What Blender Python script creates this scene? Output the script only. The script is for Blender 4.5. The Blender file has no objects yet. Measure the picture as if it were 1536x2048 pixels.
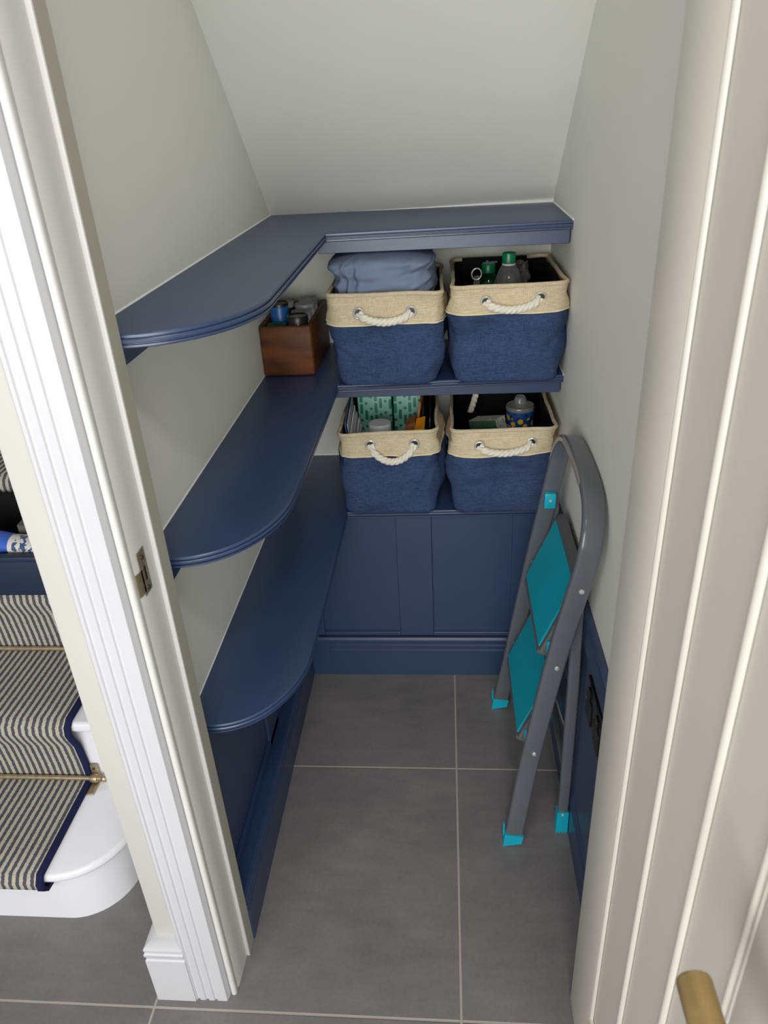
import bpy, bmesh, math, random
from mathutils import Vector, Matrix, noise
random.seed(7)
C = bpy.context.scene.collection
PI = math.pi
V = Vector

# ------------------------------------------------------------------ materials
def lin(c):
    c = c / 255.0
    return c / 12.92 if c <= 0.04045 else ((c + 0.055) / 1.055) ** 2.4
def rgb(r, g, b, k=1.0):
    return (lin(r) * k, lin(g) * k, lin(b) * k, 1)

class NT:
    def __init__(s, name):
        s.m = bpy.data.materials.new(name); s.m.use_nodes = True
        s.t = s.m.node_tree; s.b = s.t.nodes['Principled BSDF']
    def n(s, kind, **kw):
        x = s.t.nodes.new(kind)
        for k, v in kw.items():
            if k.startswith('i_'):
                key = k[2:]
                x.inputs[int(key) if key.isdigit() else key].default_value = v
            else: setattr(x, k, v)
        return x
    def l(s, a, b): s.t.links.new(a, b)
    def coord(s): return s.n('ShaderNodeTexCoord').outputs['Object']
    def math(s, op, a, b=0.0, c=None):
        x = s.n('ShaderNodeMath', operation=op)
        for i, v in enumerate((a, b) if c is None else (a, b, c)):
            if isinstance(v, (int, float)): x.inputs[i].default_value = v
            else: s.l(v, x.inputs[i])
        return x.outputs[0]
    def mix(s, f, a, b):
        x = s.n('ShaderNodeMix', data_type='RGBA')
        for sock, v in ((x.inputs[0], f), (x.inputs[6], a), (x.inputs[7], b)):
            if isinstance(v, (int, float, tuple)): sock.default_value = v
            else: s.l(v, sock)
        return x.outputs[2]
    def noise(s, scale, detail=3, vec=None, rough=.5):
        x = s.n('ShaderNodeTexNoise'); x.inputs['Scale'].default_value = scale
        x.inputs['Detail'].default_value = detail; x.inputs['Roughness'].default_value = rough
        s.l(vec if vec is not None else s.coord(), x.inputs['Vector'])
        return x.outputs[0]
    def ramp(s, f, p0, p1):
        x = s.n('ShaderNodeMapRange'); s.l(f, x.inputs[0])
        x.inputs[1].default_value = p0; x.inputs[2].default_value = p1
        return x.outputs[0]
    def scaled(s, v):
        x = s.n('ShaderNodeVectorMath', operation='MULTIPLY'); s.l(s.coord(), x.inputs[0]); x.inputs[1].default_value = v
        return x.outputs[0]
    def bump(s, h, strength, dist=.002):
        x = s.n('ShaderNodeBump'); x.inputs['Strength'].default_value = strength
        x.inputs['Distance'].default_value = dist
        s.l(h, x.inputs['Height']); s.l(x.outputs[0], s.b.inputs['Normal'])
    def col(s, c):
        if isinstance(c, tuple): s.b.inputs['Base Color'].default_value = c
        else: s.l(c, s.b.inputs['Base Color'])
    def set(s, rough=.5, metal=0, spec=.5):
        s.b.inputs['Roughness'].default_value = rough; s.b.inputs['Metallic'].default_value = metal
        s.b.inputs['Specular IOR Level'].default_value = spec
        return s

def paint(name, c, rough=.5, metal=0, spec=.5, var=.06, vs=6, bscale=0, bst=.1, bdist=.001):
    """painted or plain surface: base colour with a faint mottling and an optional fine bump"""
    k = NT(name); k.set(rough, metal, spec)
    d = tuple(x * (1 - var) for x in c[:3]) + (1,); u = tuple(min(1, x * (1 + var)) for x in c[:3]) + (1,)
    k.col(k.mix(k.ramp(k.noise(vs, 4), .3, .7), d, u))
    if bscale: k.bump(k.noise(bscale, 4), bst, bdist)
    return k.m

M = {}
M['wall_grey'] = paint('grey emulsion', rgb(226, 226, 218), .75, 0, .3, .025, 3, 260, .12)
M['hall_cream'] = paint('cream hall paint', rgb(198, 196, 188), .7, 0, .3, .02, 3, 200, .1)
M['trim_white'] = paint('white gloss trim', rgb(203, 203, 206), .32, 0, .5, .015, 5, 40, .06)
M['stone_trim'] = paint('stone satin trim', rgb(214, 212, 208), .45, 0, .5, .015, 5, 60, .06)
M['door_paint'] = paint('stone satin door paint', rgb(222, 217, 205), .42, 0, .5, .02, 4, 90, .05)
M['stop_paint'] = paint('khaki stone trim', rgb(170, 167, 152), .5, 0, .4, .02, 4)  # darker khaki paint of the door stop
M['navy'] = paint('navy satin paint', rgb(41, 58, 91), .36, 0, .8, .06, 5, 90, .12)
M['caulk'] = paint('pale sealant', rgb(244, 244, 238), .5, 0, .4, .03, 20)
M['white_paint'] = paint('white stair paint', rgb(236, 236, 240), .3, 0, .5, .02, 5, 50, .08)
M['ladder_grey'] = paint('grey enamel tube', rgb(92, 95, 100), .2, .1, .5, .04, 9)
M['grip'] = paint('pale grey grip', rgb(138, 132, 128), .5, 0, .4, .06, 20)
M['tray_grey'] = paint('grey pressed steel', rgb(92, 92, 93), .45, .1, .5, .05, 9)
M['teal'] = paint('teal tread mat', rgb(0, 156, 176), .5, 0, .4, .05, 9, 700, .12)
M['teal_foot'] = paint('bright teal plastic', rgb(0, 166, 190), .35, 0, .5, .03, 9)
M['steel'] = paint('bright steel', rgb(226, 226, 224), .3, .7, .5, .03, 30)
M['dark_steel'] = paint('dark screw steel', rgb(90, 85, 75), .35, 1, .5, .1, 60)
M['brass'] = paint('aged brass', rgb(196, 166, 110), .38, .85, .5, .15, 40)
M['antique'] = paint('antique brass', rgb(178, 160, 130), .42, .8, .5, .2, 80)
M['crate_navy'] = paint('dark navy crate paint', rgb(25, 38, 60), .45, 0, .4, .06, 8)
M['black'] = paint('black plastic', rgb(22, 22, 24), .4, 0, .5, .1, 20)
M['black_nickel'] = paint('black nickel', rgb(52, 50, 48), .25, .8, .5, .1, 30)
M['lining'] = paint('dark basket lining', rgb(13, 13, 15), .9, 0, .2, .1, 40)
M['rope'] = paint('off white cotton rope', rgb(236, 229, 212), .85, 0, .2, .08, 160, 500, .5)
M['stitch'] = paint('pale thread', rgb(238, 222, 180), .8, 0, .2, .05, 60)
M['cloth'] = paint('dusty blue cotton', rgb(116, 128, 152), .9, 0, .2, .06, 14, 900, .25)
M['paper'] = paint('white paper', rgb(222, 222, 224), .8, 0, .2, .04, 30)
M['paper_grey'] = paint('grey paper', rgb(178, 178, 180), .8, 0, .2, .05, 30)
M['blue_card'] = paint('blue card', rgb(60, 90, 130), .7, 0, .3, .05, 30)
M['orange'] = paint('orange card', rgb(240, 150, 20), .5, 0, .4, .05, 30)
M['brown_card'] = paint('brown card', rgb(150, 92, 50), .75, 0, .2, .08, 30)
M['dark_card'] = paint('black card', rgb(26, 25, 28), .5, 0, .4, .1, 30)
M['pot_white'] = paint('white plastic', rgb(206, 208, 210), .35, 0, .5, .03, 20)
M['lid_white'] = paint('pale lid', rgb(150, 152, 152), .4, 0, .5, .06, 60)
M['lid_black'] = paint('black lid', rgb(30, 32, 32), .35, 0, .5, .1, 60)
M['lid_blue'] = paint('blue tin', rgb(30, 90, 160), .35, 0, .5, .08, 60)
M['lid_green'] = paint('green lid', rgb(40, 96, 62), .4, 0, .5, .08, 60)
M['lid_red'] = paint('red lid', rgb(120, 40, 32), .4, 0, .5, .08, 60)
M['glass_dark'] = paint('brown jar glass', rgb(58, 44, 34), .15, 0, .5, .1, 40)
M['green_cap'] = paint('green bottle cap', rgb(0, 120, 72), .3, 0, .5, .05, 40)
M['grey_bag'] = paint('grey fabric', rgb(92, 88, 84), .9, 0, .2, .12, 60, 300, .3)
M['bin_black'] = paint('black crate lining', rgb(7, 7, 9), .8, 0, .2, .05, 20)
M['blue_pack'] = paint('blue packet', rgb(54, 92, 190), .45, 0, .4, .05, 20)
M['carpet_border'] = paint('navy binding', rgb(30, 32, 66), .95, 0, .1, .15, 300, 600, .6)
M['white_ink'] = paint('white lettering', rgb(230, 230, 230), .6, 0, .3, .02, 20)
M['skin_shine'] = paint('clear lid', rgb(120, 122, 118), .12, 0, .6, .05, 20)

def glass(name, c, rough=.03):
    k = NT(name); k.set(rough, 0, .5); k.col(c)
    k.b.inputs['Transmission Weight'].default_value = .92; k.b.inputs['IOR'].default_value = 1.42
    k.col(k.mix(k.noise(20), c, tuple(x * .95 for x in c[:3]) + (1,)))
    return k.m
M['clear'] = glass('clear plastic', (.9, .93, .92, 1))
M['green_glass'] = glass('green plastic', (.02, .35, .15, 1))

def weave(name, c, c2, rough=.9):
    k = NT(name); k.set(rough, 0, .15)
    n1 = k.noise(1, 2, k.scaled((900, 900, 60))); n2 = k.noise(1, 2, k.scaled((60, 60, 900)))
    big = k.noise(14, 3)
    f = k.math('ADD', k.math('MULTIPLY', k.math('ADD', n1, n2), .5), k.math('MULTIPLY', k.math('SUBTRACT', big, .5), .12))
    k.col(k.mix(k.ramp(f, .34, .66), c, c2)); k.bump(k.math('ADD', n1, n2), .35, .001)
    return k.m
M['linen'] = weave('natural linen weave', rgb(180, 162, 128), rgb(226, 210, 178))
M['navy_cloth'] = weave('navy linen weave', rgb(34, 49, 79), rgb(65, 84, 118))

def floor_mat():
    k = NT('grey porcelain tiles'); k.set(.5, 0, .45)
    sep = k.n('ShaderNodeSeparateXYZ'); k.l(k.coord(), sep.inputs[0])
    def line(o, off, per, half):
        a = k.math('DIVIDE', k.math('SUBTRACT', o, off), per)
        d = k.math('MULTIPLY', k.math('ABSOLUTE', k.math('SUBTRACT', a, k.math('ROUND', a))), per)
        return k.ramp(d, half + .0008, half - .0004)
    g = k.math('MAXIMUM', line(sep.outputs[0], .012, .597, .0022), line(sep.outputs[1], .785, .612, .0022))
    n = k.noise(3.5, 6, rough=.6); n2 = k.noise(120, 3)
    str_ = k.noise(1, 5, k.scaled((10, 26, 1)), .65)
    f = k.math('ADD', k.math('MULTIPLY', n, .5), k.math('ADD', k.math('MULTIPLY', n2, .2), k.math('MULTIPLY', str_, .3)))
    tile = k.mix(k.ramp(f, .3, .7), rgb(94, 91, 92), rgb(130, 125, 123))
    vein = k.ramp(k.math('ABSOLUTE', k.math('SUBTRACT', k.noise(5, 6, rough=.7), .5)), .012, .0)
    tile = k.mix(k.math('MULTIPLY', vein, k.math('MULTIPLY', k.ramp(k.noise(2.2, 2), .55, .8), .45)), tile, rgb(146, 142, 138))
    k.col(k.mix(g, tile, rgb(168, 160, 150)))
    k.bump(k.math('SUBTRACT', k.math('MULTIPLY', f, .25), g), .6, .0015)
    return k.m
M['floor'] = floor_mat()

def carpet_mat():
    k = NT('striped wool runner'); k.set(.95, 0, .1)
    sep = k.n('ShaderNodeSeparateXYZ'); k.l(k.coord(), sep.inputs[0])
    wob = k.math('MULTIPLY', k.math('SUBTRACT', k.noise(260, 2), .5), .0045)
    x = k.math('ADD', sep.outputs[0], wob)
    a = k.math('FRACT', k.math('DIVIDE', k.math('ADD', x, 5.0), .0158))
    st = k.math('MULTIPLY', k.ramp(a, .04, .11), k.ramp(a, .61, .54))
    n = k.noise(420, 2)
    dark = k.mix(n, rgb(52, 56, 70), rgb(104, 107, 115)); lite = k.mix(n, rgb(168, 158, 138), rgb(226, 216, 196))
    k.col(k.mix(st, lite, dark)); k.bump(k.noise(520, 2), .9, .004)
    return k.m
M['carpet'] = carpet_mat()

def wood_mat():
    k = NT('dark stained wood'); k.set(.5, 0, .22)
    d = k.noise(1, 4, k.scaled((9, 9, 34))); w = k.n('ShaderNodeTexWave', wave_type='RINGS', i_Scale=4.0, i_Distortion=9.0, i_Detail=3.0)
    k.l(k.scaled((1, 1, 2.4)), w.inputs['Vector'])
    f = k.math('ADD', k.math('MULTIPLY', d, .85), k.math('MULTIPLY', w.outputs[1], .15))
    k.col(k.mix(k.ramp(f, .25, .75), rgb(48, 26, 14), rgb(110, 64, 31)))
    return k.m
M['wood'] = wood_mat()

def capsule_mat():
    """pale packet printed with columns of teal capsules"""
    k = NT('teal capsule print'); k.set(.45, 0, .5)
    sep = k.n('ShaderNodeSeparateXYZ'); k.l(k.coord(), sep.inputs[0])
    col = k.math('DIVIDE', k.math('ADD', sep.outputs[0], 3.0), .0135)
    dx = k.math('MULTIPLY', k.math('ABSOLUTE', k.math('SUBTRACT', k.math('FRACT', col), .5)), .0135)
    r = k.n('ShaderNodeTexWhiteNoise', noise_dimensions='1D'); k.l(k.math('FLOOR', col), r.inputs['W'])
    zz = k.math('ADD', k.math('DIVIDE', k.math('ADD', sep.outputs[2], 3.0), .034), k.math('MULTIPLY', r.outputs[0], 1.0))
    fz = k.math('MULTIPLY', k.math('ABSOLUTE', k.math('SUBTRACT', k.math('FRACT', zz), .5)), .034)
    r2 = k.n('ShaderNodeTexWhiteNoise', noise_dimensions='2D'); cv = k.n('ShaderNodeCombineXYZ')
    k.l(k.math('FLOOR', col), cv.inputs[0]); k.l(k.math('FLOOR', zz), cv.inputs[1]); k.l(cv.outputs[0], r2.inputs['Vector'])
    half = k.math('MULTIPLY', k.math('ROUND', r2.outputs[0]), .0105)
    dz = k.math('MAXIMUM', k.math('SUBTRACT', fz, half), 0.0)
    d = k.math('SQRT', k.math('ADD', k.math('MULTIPLY', dx, dx), k.math('MULTIPLY', dz, dz)))
    k.col(k.mix(k.ramp(d, .0046, .0038), rgb(136, 196, 176), rgb(10, 122, 98)))
    return k.m
M['capsule'] = capsule_mat()

def lemon_mat():
    """navy wrap printed with lemons"""
    k = NT('lemon print wrap'); k.set(.35, 0, .5)
    v = k.n('ShaderNodeTexVoronoi', i_Scale=58.0); k.l(k.coord(), v.inputs['Vector'])
    sepc = k.n('ShaderNodeSeparateColor'); k.l(v.outputs['Color'], sepc.inputs[0])
    blob = k.math('MULTIPLY', k.ramp(v.outputs['Distance'], .5, .42), k.math('GREATER_THAN', sepc.outputs[0], .38))
    leaf = k.math('GREATER_THAN', k.noise(90, 2), .6)
    base = k.mix(leaf, rgb(24, 70, 140), rgb(10, 26, 60))
    k.col(k.mix(blob, base, k.mix(sepc.outputs[1], rgb(240, 200, 20), rgb(235, 170, 10))))
    return k.m
M['lemon'] = lemon_mat()

def print_mat():
    """white and blue printed wrapper"""
    k = NT('printed wrapper'); k.set(.4, 0, .5)
    f = k.math('GREATER_THAN', k.noise(70, 2), .56)
    k.col(k.mix(f, rgb(214, 212, 205), rgb(60, 74, 120)))
    return k.m
M['print'] = print_mat()

def carton_mat():
    k = NT('pale green carton'); k.set(.6, 0, .4)
    sep = k.n('ShaderNodeSeparateXYZ'); k.l(k.coord(), sep.inputs[0])
    k.col(k.mix(k.math('GREATER_THAN', k.noise(1, 2, k.scaled((60, 400, 60))), .56), rgb(196, 198, 186), rgb(120, 126, 116)))
    return k.m
M['carton'] = carton_mat()
M['carton_green'] = paint('green carton side', rgb(70, 100, 76), .6, 0, .3, .2, 60)

# ------------------------------------------------------------------ object helpers
ROOT = {}
def thing(name, label, cat, loc=(0, 0, 0), group=None, kind=None):
    o = bpy.data.objects.new(name, None); C.objects.link(o); o.location = loc
    o.empty_display_size = .02
    o['label'] = label; o['category'] = cat
    if group: o['group'] = group
    if kind: o['kind'] = kind
    ROOT[o.name] = V(loc)
    return o
def finish(bm, name, m, smooth, off):
    bmesh.ops.remove_doubles(bm, verts=bm.verts, dist=1e-6)
    bmesh.ops.recalc_face_normals(bm, faces=bm.faces)
    if off is not None: bmesh.ops.translate(bm, verts=bm.verts, vec=-off)
    me = bpy.data.meshes.new(name); bm.to_mesh(me); bm.free()
    for p in me.polygons: p.use_smooth = True
    me.set_sharp_from_angle(angle=math.radians(smooth))
    ms = m if isinstance(m, (list, tuple)) else [m]
    for x in ms: me.materials.append(M[x])
    return me
def root_of(o):
    while o.parent: o = o.parent
    return o
def part(name, bm, m, parent, smooth=35, label=None):
    """one mesh, modelled in world space, parented to a thing or to a part"""
    off = ROOT[root_of(parent).name]
    o = bpy.data.objects.new(name, finish(bm, name, m, smooth, off)); C.objects.link(o)
    o.parent = parent
    if label: o['label'] = label
    return o
def solo(name, bm, m, label, cat, loc=(0, 0, 0), group=None, kind=None, smooth=35):
    """a thing that is one mesh"""
    o = bpy.data.objects.new(name, finish(bm, name, m, smooth, V(loc))); C.objects.link(o)
    o.location = loc; o['label'] = label; o['category'] = cat
    if group: o['group'] = group
    if kind: o['kind'] = kind
    ROOT[o.name] = V(loc)
    return o
def struct(name, bm, m, label, cat, smooth=35):
    return solo(name, bm, m, label, cat, kind='structure', smooth=smooth)
def B(): return bmesh.new()
def bx(bm, x0, x1, y0, y1, z0, z1, bev=0, seg=2, mi=0):
    vs = [bm.verts.new((x, y, z)) for x in (x0, x1) for y in (y0, y1) for z in (z0, z1)]
    fs = [bm.faces.new([vs[i] for i in f]) for f in ((0, 1, 3, 2), (4, 6, 7, 5), (0, 4, 5, 1), (2, 3, 7, 6), (0, 2, 6, 4), (1, 5, 7, 3))]
    for f in fs: f.material_index = mi
    if bev:
        es = list({e for f in fs for e in f.edges})
        bmesh.ops.bevel(bm, geom=es, offset=bev, segments=seg, profile=.5, affect='EDGES')
    return vs
def hexa(bm, p, mi=0):
    """eight corners, bottom four then top four"""
    v = [bm.verts.new(q) for q in p]
    for f in ((3, 2, 1, 0), (4, 5, 6, 7), (0, 1, 5, 4), (1, 2, 6, 5), (2, 3, 7, 6), (3, 0, 4, 7)):
        bm.faces.new([v[i] for i in f]).material_index = mi
def loft(bm, rings, closed=True, cap=(True, True), mi=0):
    R = [[bm.verts.new(p) for p in r] for r in rings]; n = len(R[0])
    for a, b in zip(R, R[1:]):
        for i in range(n if closed else n - 1):
            j = (i + 1) % n
            bm.faces.new((a[i], a[j], b[j], b[i])).material_index = mi
    if closed and cap[0]: bm.faces.new(R[0][::-1]).material_index = mi
    if closed and cap[1]: bm.faces.new(R[-1]).material_index = mi
    return R
def prism(bm, poly, axis, a, b):
    """extrude a polygon of 2-D points along one axis"""
    def p(u, v, w): return {'x': (w, u, v), 'y': (u, w, v), 'z': (u, v, w)}[axis]
    loft(bm, [[p(u, v, a) for u, v in poly], [p(u, v, b) for u, v in poly]])
def sweep(bm, path, prof, up, closed=False, caps=True):
    """profile (a along up, b sideways) swept along a path; up may be one vector"""
    path = [V(p) for p in path]; n = len(path); rings = []
    for i, p in enumerate(path):
        if closed: t = path[(i + 1) % n] - path[i - 1]
        else: t = path[min(i + 1, n - 1)] - path[max(i - 1, 0)]
        t.normalize(); s = V(up).cross(t).normalized(); u = t.cross(s)
        rings.append([p + u * a + s * b for a, b in prof])
    if closed: rings.append(rings[0])
    loft(bm, rings, True, (caps and not closed,) * 2)
def circ(r, n=12, r2=None): return [(r * math.cos(2 * PI * i / n), (r2 or r) * math.sin(2 * PI * i / n)) for i in range(n)]
def rrect(w, h, r, n=4):
    out = []
    for cx, cy, a0 in ((w/2 - r, h/2 - r, 0), (-w/2 + r, h/2 - r, 90), (-w/2 + r, -h/2 + r, 180), (w/2 - r, -h/2 + r, 270)):
        for i in range(n + 1):
            a = math.radians(a0 + 90 * i / n); out.append((cx + r * math.cos(a), cy + r * math.sin(a)))
    return out
def tube(bm, path, r, n=12, up=None):
    d = (V(path[-1]) - V(path[0])).normalized()
    if up is None: up = (0, 0, 1) if abs(d.z) < .9 else (0, 1, 0)
    sweep(bm, path, circ(r, n), up)
def lathe(bm, c, prof, n=24, axis='z', mi=0):
    """prof: (radius, height) pairs about an axis through c"""
    rings = []
    for r, h in prof:
        ring = []
        for i in range(n):
            a = 2 * PI * i / n; x, y = max(r, 1e-5) * math.cos(a), max(r, 1e-5) * math.sin(a)
            ring.append(V(c) + V({'z': (x, y, h), 'x': (h, x, y), 'y': (y, h, x)}[axis]))
        rings.append(ring)
    loft(bm, rings, mi=mi)
def screw(parent, c, axis, r, m='steel'):
    b = B(); s = -1 if axis in ('-x', '-y') else 1
    lathe(b, c, [(r, 0), (r, s * r * .3), (r * .7, s * r * .7), (r * .25, s * r * .8)], 12, axis[-1])
    return part('screw', b, m, parent)
def text_mesh(txt, size):
    cu = bpy.data.curves.new('lettering', 'FONT'); cu.body = txt; cu.size = size; cu.extrude = .0002; cu.align_x = 'CENTER'
    o = bpy.data.objects.new('lettering', cu); C.objects.link(o)
    bpy.context.view_layer.update()
    dg = bpy.context.evaluated_depsgraph_get(); me = o.evaluated_get(dg).to_mesh()
    b = B(); b.from_mesh(me); o.evaluated_get(dg).to_mesh_clear()
    bpy.data.objects.remove(o); bpy.data.curves.remove(cu)
    return b

# ------------------------------------------------------------------ setting
XL, XR, YB = -.472, .285, 2.145       # left wall, right wall, back wall of the cupboard
b = B(); bx(b, -2.2, 1.6, -1.2, 2.6, -.05, 0)
struct('floor', b, 'floor', 'grey stone effect floor tiles with pale grout', 'floor')
b = B(); bx(b, -.56, XL, .93, 2.32, 0, 2.7)
struct('wall_left', b, 'wall_grey', 'grey cupboard wall behind the curved ends of the shelves', 'wall')
b = B(); bx(b, XR, XR + .1, .93, 2.32, 0, 2.7)
struct('wall_right', b, 'wall_grey', 'grey cupboard wall the step stool leans on', 'wall')
b = B(); bx(b, XL, XR, YB, YB + .1, 0, 1.30)
struct('wall_back', b, 'wall_grey', 'grey low wall behind the four baskets', 'wall')
def slope(u, y):
    l = 1.282 + .935 * (2.138 - y); r = 1.282 + .855 * (2.156 - y)
    return l + (r - l) * u
b = B(); rings = []
for i in range(13):
    y = 2.20 - i * (2.20 - .93) / 12
    xa, xb = XL - .02, XR + .02
    rings.append([(xa, y, slope(0, y)), (xb, y, slope(1, y)), (xb, y + .05, slope(1, y) + .1), (xa, y + .05, slope(0, y) + .1)])
loft(b, rings)
struct('ceiling', b, 'wall_grey', 'sloping grey underside of the stairs above the top shelf', 'ceiling')
# front wall: cream end beside the doorway, over the door, and to the right of it
b = B()
bx(b, -.561, -.447, .825, .93, 0, 2.05, .002)
bx(b, -.561, .30, .825, .93, 2.05, 2.7)
bx(b, .30, 1.6, .825, .93, 0, 2.7)
struct('wall_front', b, 'hall_cream', 'narrow cream wall between the stairs and the door frame', 'wall')
b = B(); bx(b, -2.2, -.561, 2.32, 2.42, 0, 2.7); bx(b, -1.7, -1.6, .9, 2.32, 0, 2.7)
struct('wall_stairs', b, 'hall_cream', 'cream wall around the stairs', 'wall')
# fluted architrave
def arch_profile(x0, x1, yf, yb):
    w = x1 - x0; p = [(x0, yb), (x0, yf + .003), (x0 + .003, yf)]
    for f in (.16, .40, .64):
        gx = x0 + w * f
        p += [(gx - .0035, yf), (gx - .0018, yf + .0028), (gx + .0018, yf + .0028), (gx + .0035, yf)]
    p += [(x1 - .0042, yf), (x1 - .0032, yf + .0006), (x1 - .0006, yf + .0070), (x1, yf + .010), (x1, yb)]
    return p
b = B(); prism(b, arch_profile(-.512, -.4405, .803, .830), 'z', 0, 2.08)
struct('trim_1', b, 'trim_white', 'white fluted architrave left of the doorway', 'trim')
# door lining with rounded front edge, and the door stop
b = B()
prof = [(-.449, .93), (-.449, .832), (-.4400, .832), (-.4400, .822)]
for i in range(11):
    a = math.radians(200 + 160 * i / 10); prof.append((-.4338 + .0056 * math.cos(a), .8205 + .0060 * math.sin(a)))
prof += [(-.4282, .8265), (-.4292, .829), (-.4272, .833), (-.4262, .86), (-.4255, .93)]
prism(b, prof, 'z', 0, 2.05)
lining = struct('trim_2', b, 'stone_trim', 'door lining facing the opening with the latch plate', 'trim')
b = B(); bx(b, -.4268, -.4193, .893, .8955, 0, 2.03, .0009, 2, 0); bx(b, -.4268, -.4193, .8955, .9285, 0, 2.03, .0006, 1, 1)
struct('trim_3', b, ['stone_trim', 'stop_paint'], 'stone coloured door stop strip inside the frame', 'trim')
b = B()
bx(b, .262, .30, .83, .93, 0, 2.05, .002); bx(b, -.449, .262, .83, .93, 2.03, 2.06, .002)
struct('trim_4', b, 'stone_trim', 'hinge side door lining and head behind the open door', 'trim')
# skirting block on the wall end
b = B()
pz = [(0, 0), (.0, .128), (.0022, .131), (.0022, .136), (.0, .140), (.0, .146), (.0022, .149), (.0022, .154), (.001, .158), (.003, .163), (.017, .172)]
rings = []
for inset, z in pz:
    rings.append([(-.582 + inset, .800 + inset, z), (-.5055, .800 + inset, z), (-.5055, .93, z), (-.582 + inset, .93, z)])
loft(b, rings)
struct('baseboard_front', b, 'trim_white', 'white grooved skirting block at foot of the cream wall end', 'skirting')

# --- latch strike plate
b = B(); PX = -.4264
def strike(y0, y1, z0, z1): bx(b, PX - .0005, PX + .0012, y0, y1, z0, z1, .0004, 1)
strike(.841, .866, .976, 1.003); strike(.841, .866, .934, .952)
strike(.861, .866, .952, .976); strike(.841, .853, .952, .976)
sp = part('strike_plate', b, 'antique', lining, label='antique brass latch plate')
b = B(); prism(b, [(PX + .0012, .846), (PX + .0012, .8365), (-.4268, .8290), (-.4276, .8276), (-.4288, .8276), (-.4280, .830), (PX, .8375), (PX, .846)], 'z', .940, .976)
part('strike_lip', b, 'antique', sp)
b = B(); bx(b, PX - .001, PX + .0003, .853, .861, .952, .976); part('latch_hole', b, 'black', sp)
for z in (.991, .942): screw(sp, (PX + .0012, .854, z), 'x', .0035, 'dark_steel')

# ------------------------------------------------------------------ door
door = thing('door_1', 'stone painted panelled door standing open on the right', 'door', (.241, .833, .006), kind='structure')
DX = .220
b = B()
bx(b, DX + .006, .260, .235, .833, .006, 1.985, .001, 1)
bx(b, DX, DX + .02, .706, .833, .006, 1.985, .002); bx(b, DX, DX + .02, .235, .352, .006, 1.985, .002)
bx(b, DX, DX + .02, .352, .706, .006, .182, .002); bx(b, DX, DX + .02, .352, .706, 1.86, 1.985, .002)
part('door_leaf', b, 'door_paint', door)
def bead(y, z0, z1, r=.0055, x=DX + .005):
    b = B(); pr = [(y + r * math.cos(PI * i / 8), x - r * .9 * math.sin(PI * i / 8)) for i in range(9)]
    loft(b, [[(v, u, z0) for u, v in pr], [(v, u, z1) for u, v in pr]])
    part('panel_bead', b, 'door_paint', door)
for y in (.703, .584, .467, .366, .355): bead(y, .182, 1.86)
b = B(); r = .0055
pr = [(.182 + r + r * math.cos(PI * i / 8), DX + .005 - r * .9 * math.sin(PI * i / 8)) for i in range(9)]
loft(b, [[(v, .352, u) for u, v in pr], [(v, .706, u) for u, v in pr]]); part('panel_bead', b, 'door_paint', door)
h = B(); lathe(h, (DX, .258, .972), [(.026, .0), (.026, -.007), (.023, -.010), (.0, -.010)], 28, 'x')
hd = part('door_handle', h, 'brass', door, label='aged brass lever handle')
h = B(); tube(h, [(DX - .008, .258, .972), (DX - .053, .258, .972)], .010, 20); part('handle_neck', h, 'brass', hd)
h = B(); lathe(h, (.167, .244, .972), [(.0, -.001), (.0110, 0), (.0125, .002), (.0125, .071), (.0117, .0735), (.0, .074)], 32, 'y'); part('lever', h, 'brass', hd)

# ------------------------------------------------------------------ wainscot and baseboards
b = B()
bx(b, XL, XL + .018, .93, 1.78, .0, .545)
for y0, y1 in ((.93, .99), (1.33, 1.42), (1.71, 1.78)): bx(b, XL + .018, XL + .026, y0, y1, .14, .545, .001, 1)
bx(b, XL + .018, XL + .026, .99, 1.71, .50, .545, .001, 1); bx(b, XL + .018, XL + .026, .99, 1.71, .14, .16, .001, 1)
struct('trim_5', b, 'navy', 'navy panelling under the lowest shelf along the left wall', 'panelling')
def back_panel(y0):
    b = B(); bx(b, -.44, XR, y0 + .010, y0 + .026, 0, .548)
    for x0, x1 in ((-.44, -.373), (-.146, -.048), (.172, XR)): bx(b, x0, x1, y0, y0 + .012, .1385, .548, .0012, 1)
    for x0, x1 in ((-.373, -.146), (-.048, .172)):
        bx(b, x0, x1, y0, y0 + .012, .138, .150, .0012, 1)
    return b
struct('trim_6', back_panel(1.778), 'navy', 'navy panelling with flat stiles below the two lower baskets', 'panelling')
b = B()
bx(b, XR - .012, XR, .93, 1.79, 0, .605); bx(b, XR - .018, XR - .010, .93, 1.79, .555, .605, .0015, 1); bx(b, XR - .016, XR, .93, 1.79, .600, .608, .002)
bx(b, XR - .018, XR - .010, 1.30, 1.39, .14, .555, .001, 1)
struct('trim_7', b, 'navy', 'navy panelling on the right wall behind the step stool', 'panelling')
BBZ = [(0, 0), (0, .092), (.004, .095), (.004, .100), (0, .103), (0, .110), (.004, .113), (.004, .118), (.001, .121), (.001, .130), (.006, .136)]
b = B(); prism(b, [(1.781, 0)] + [(1.764 + i, z) for i, z in BBZ] + [(1.781, .136)], 'x', -.437, XR); struct('baseboard_back', b, 'navy', 'navy grooved skirting board along the back', 'skirting')
b = B(); prism(b, [(XL + .018, 0)] + [(-.417 - i, z) for i, z in BBZ] + [(XL + .018, .136)], 'y', .93, 1.764); struct('baseboard_left', b, 'navy', 'navy grooved skirting board under the shelves', 'skirting')
b = B(); prism(b, [(XR, 0)] + [(.270 + i * .6, z) for i, z in BBZ] + [(XR, .136)], 'y', .93, 1.764); struct('baseboard_right', b, 'navy', 'navy grooved skirting board behind the step stool', 'skirting')

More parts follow.
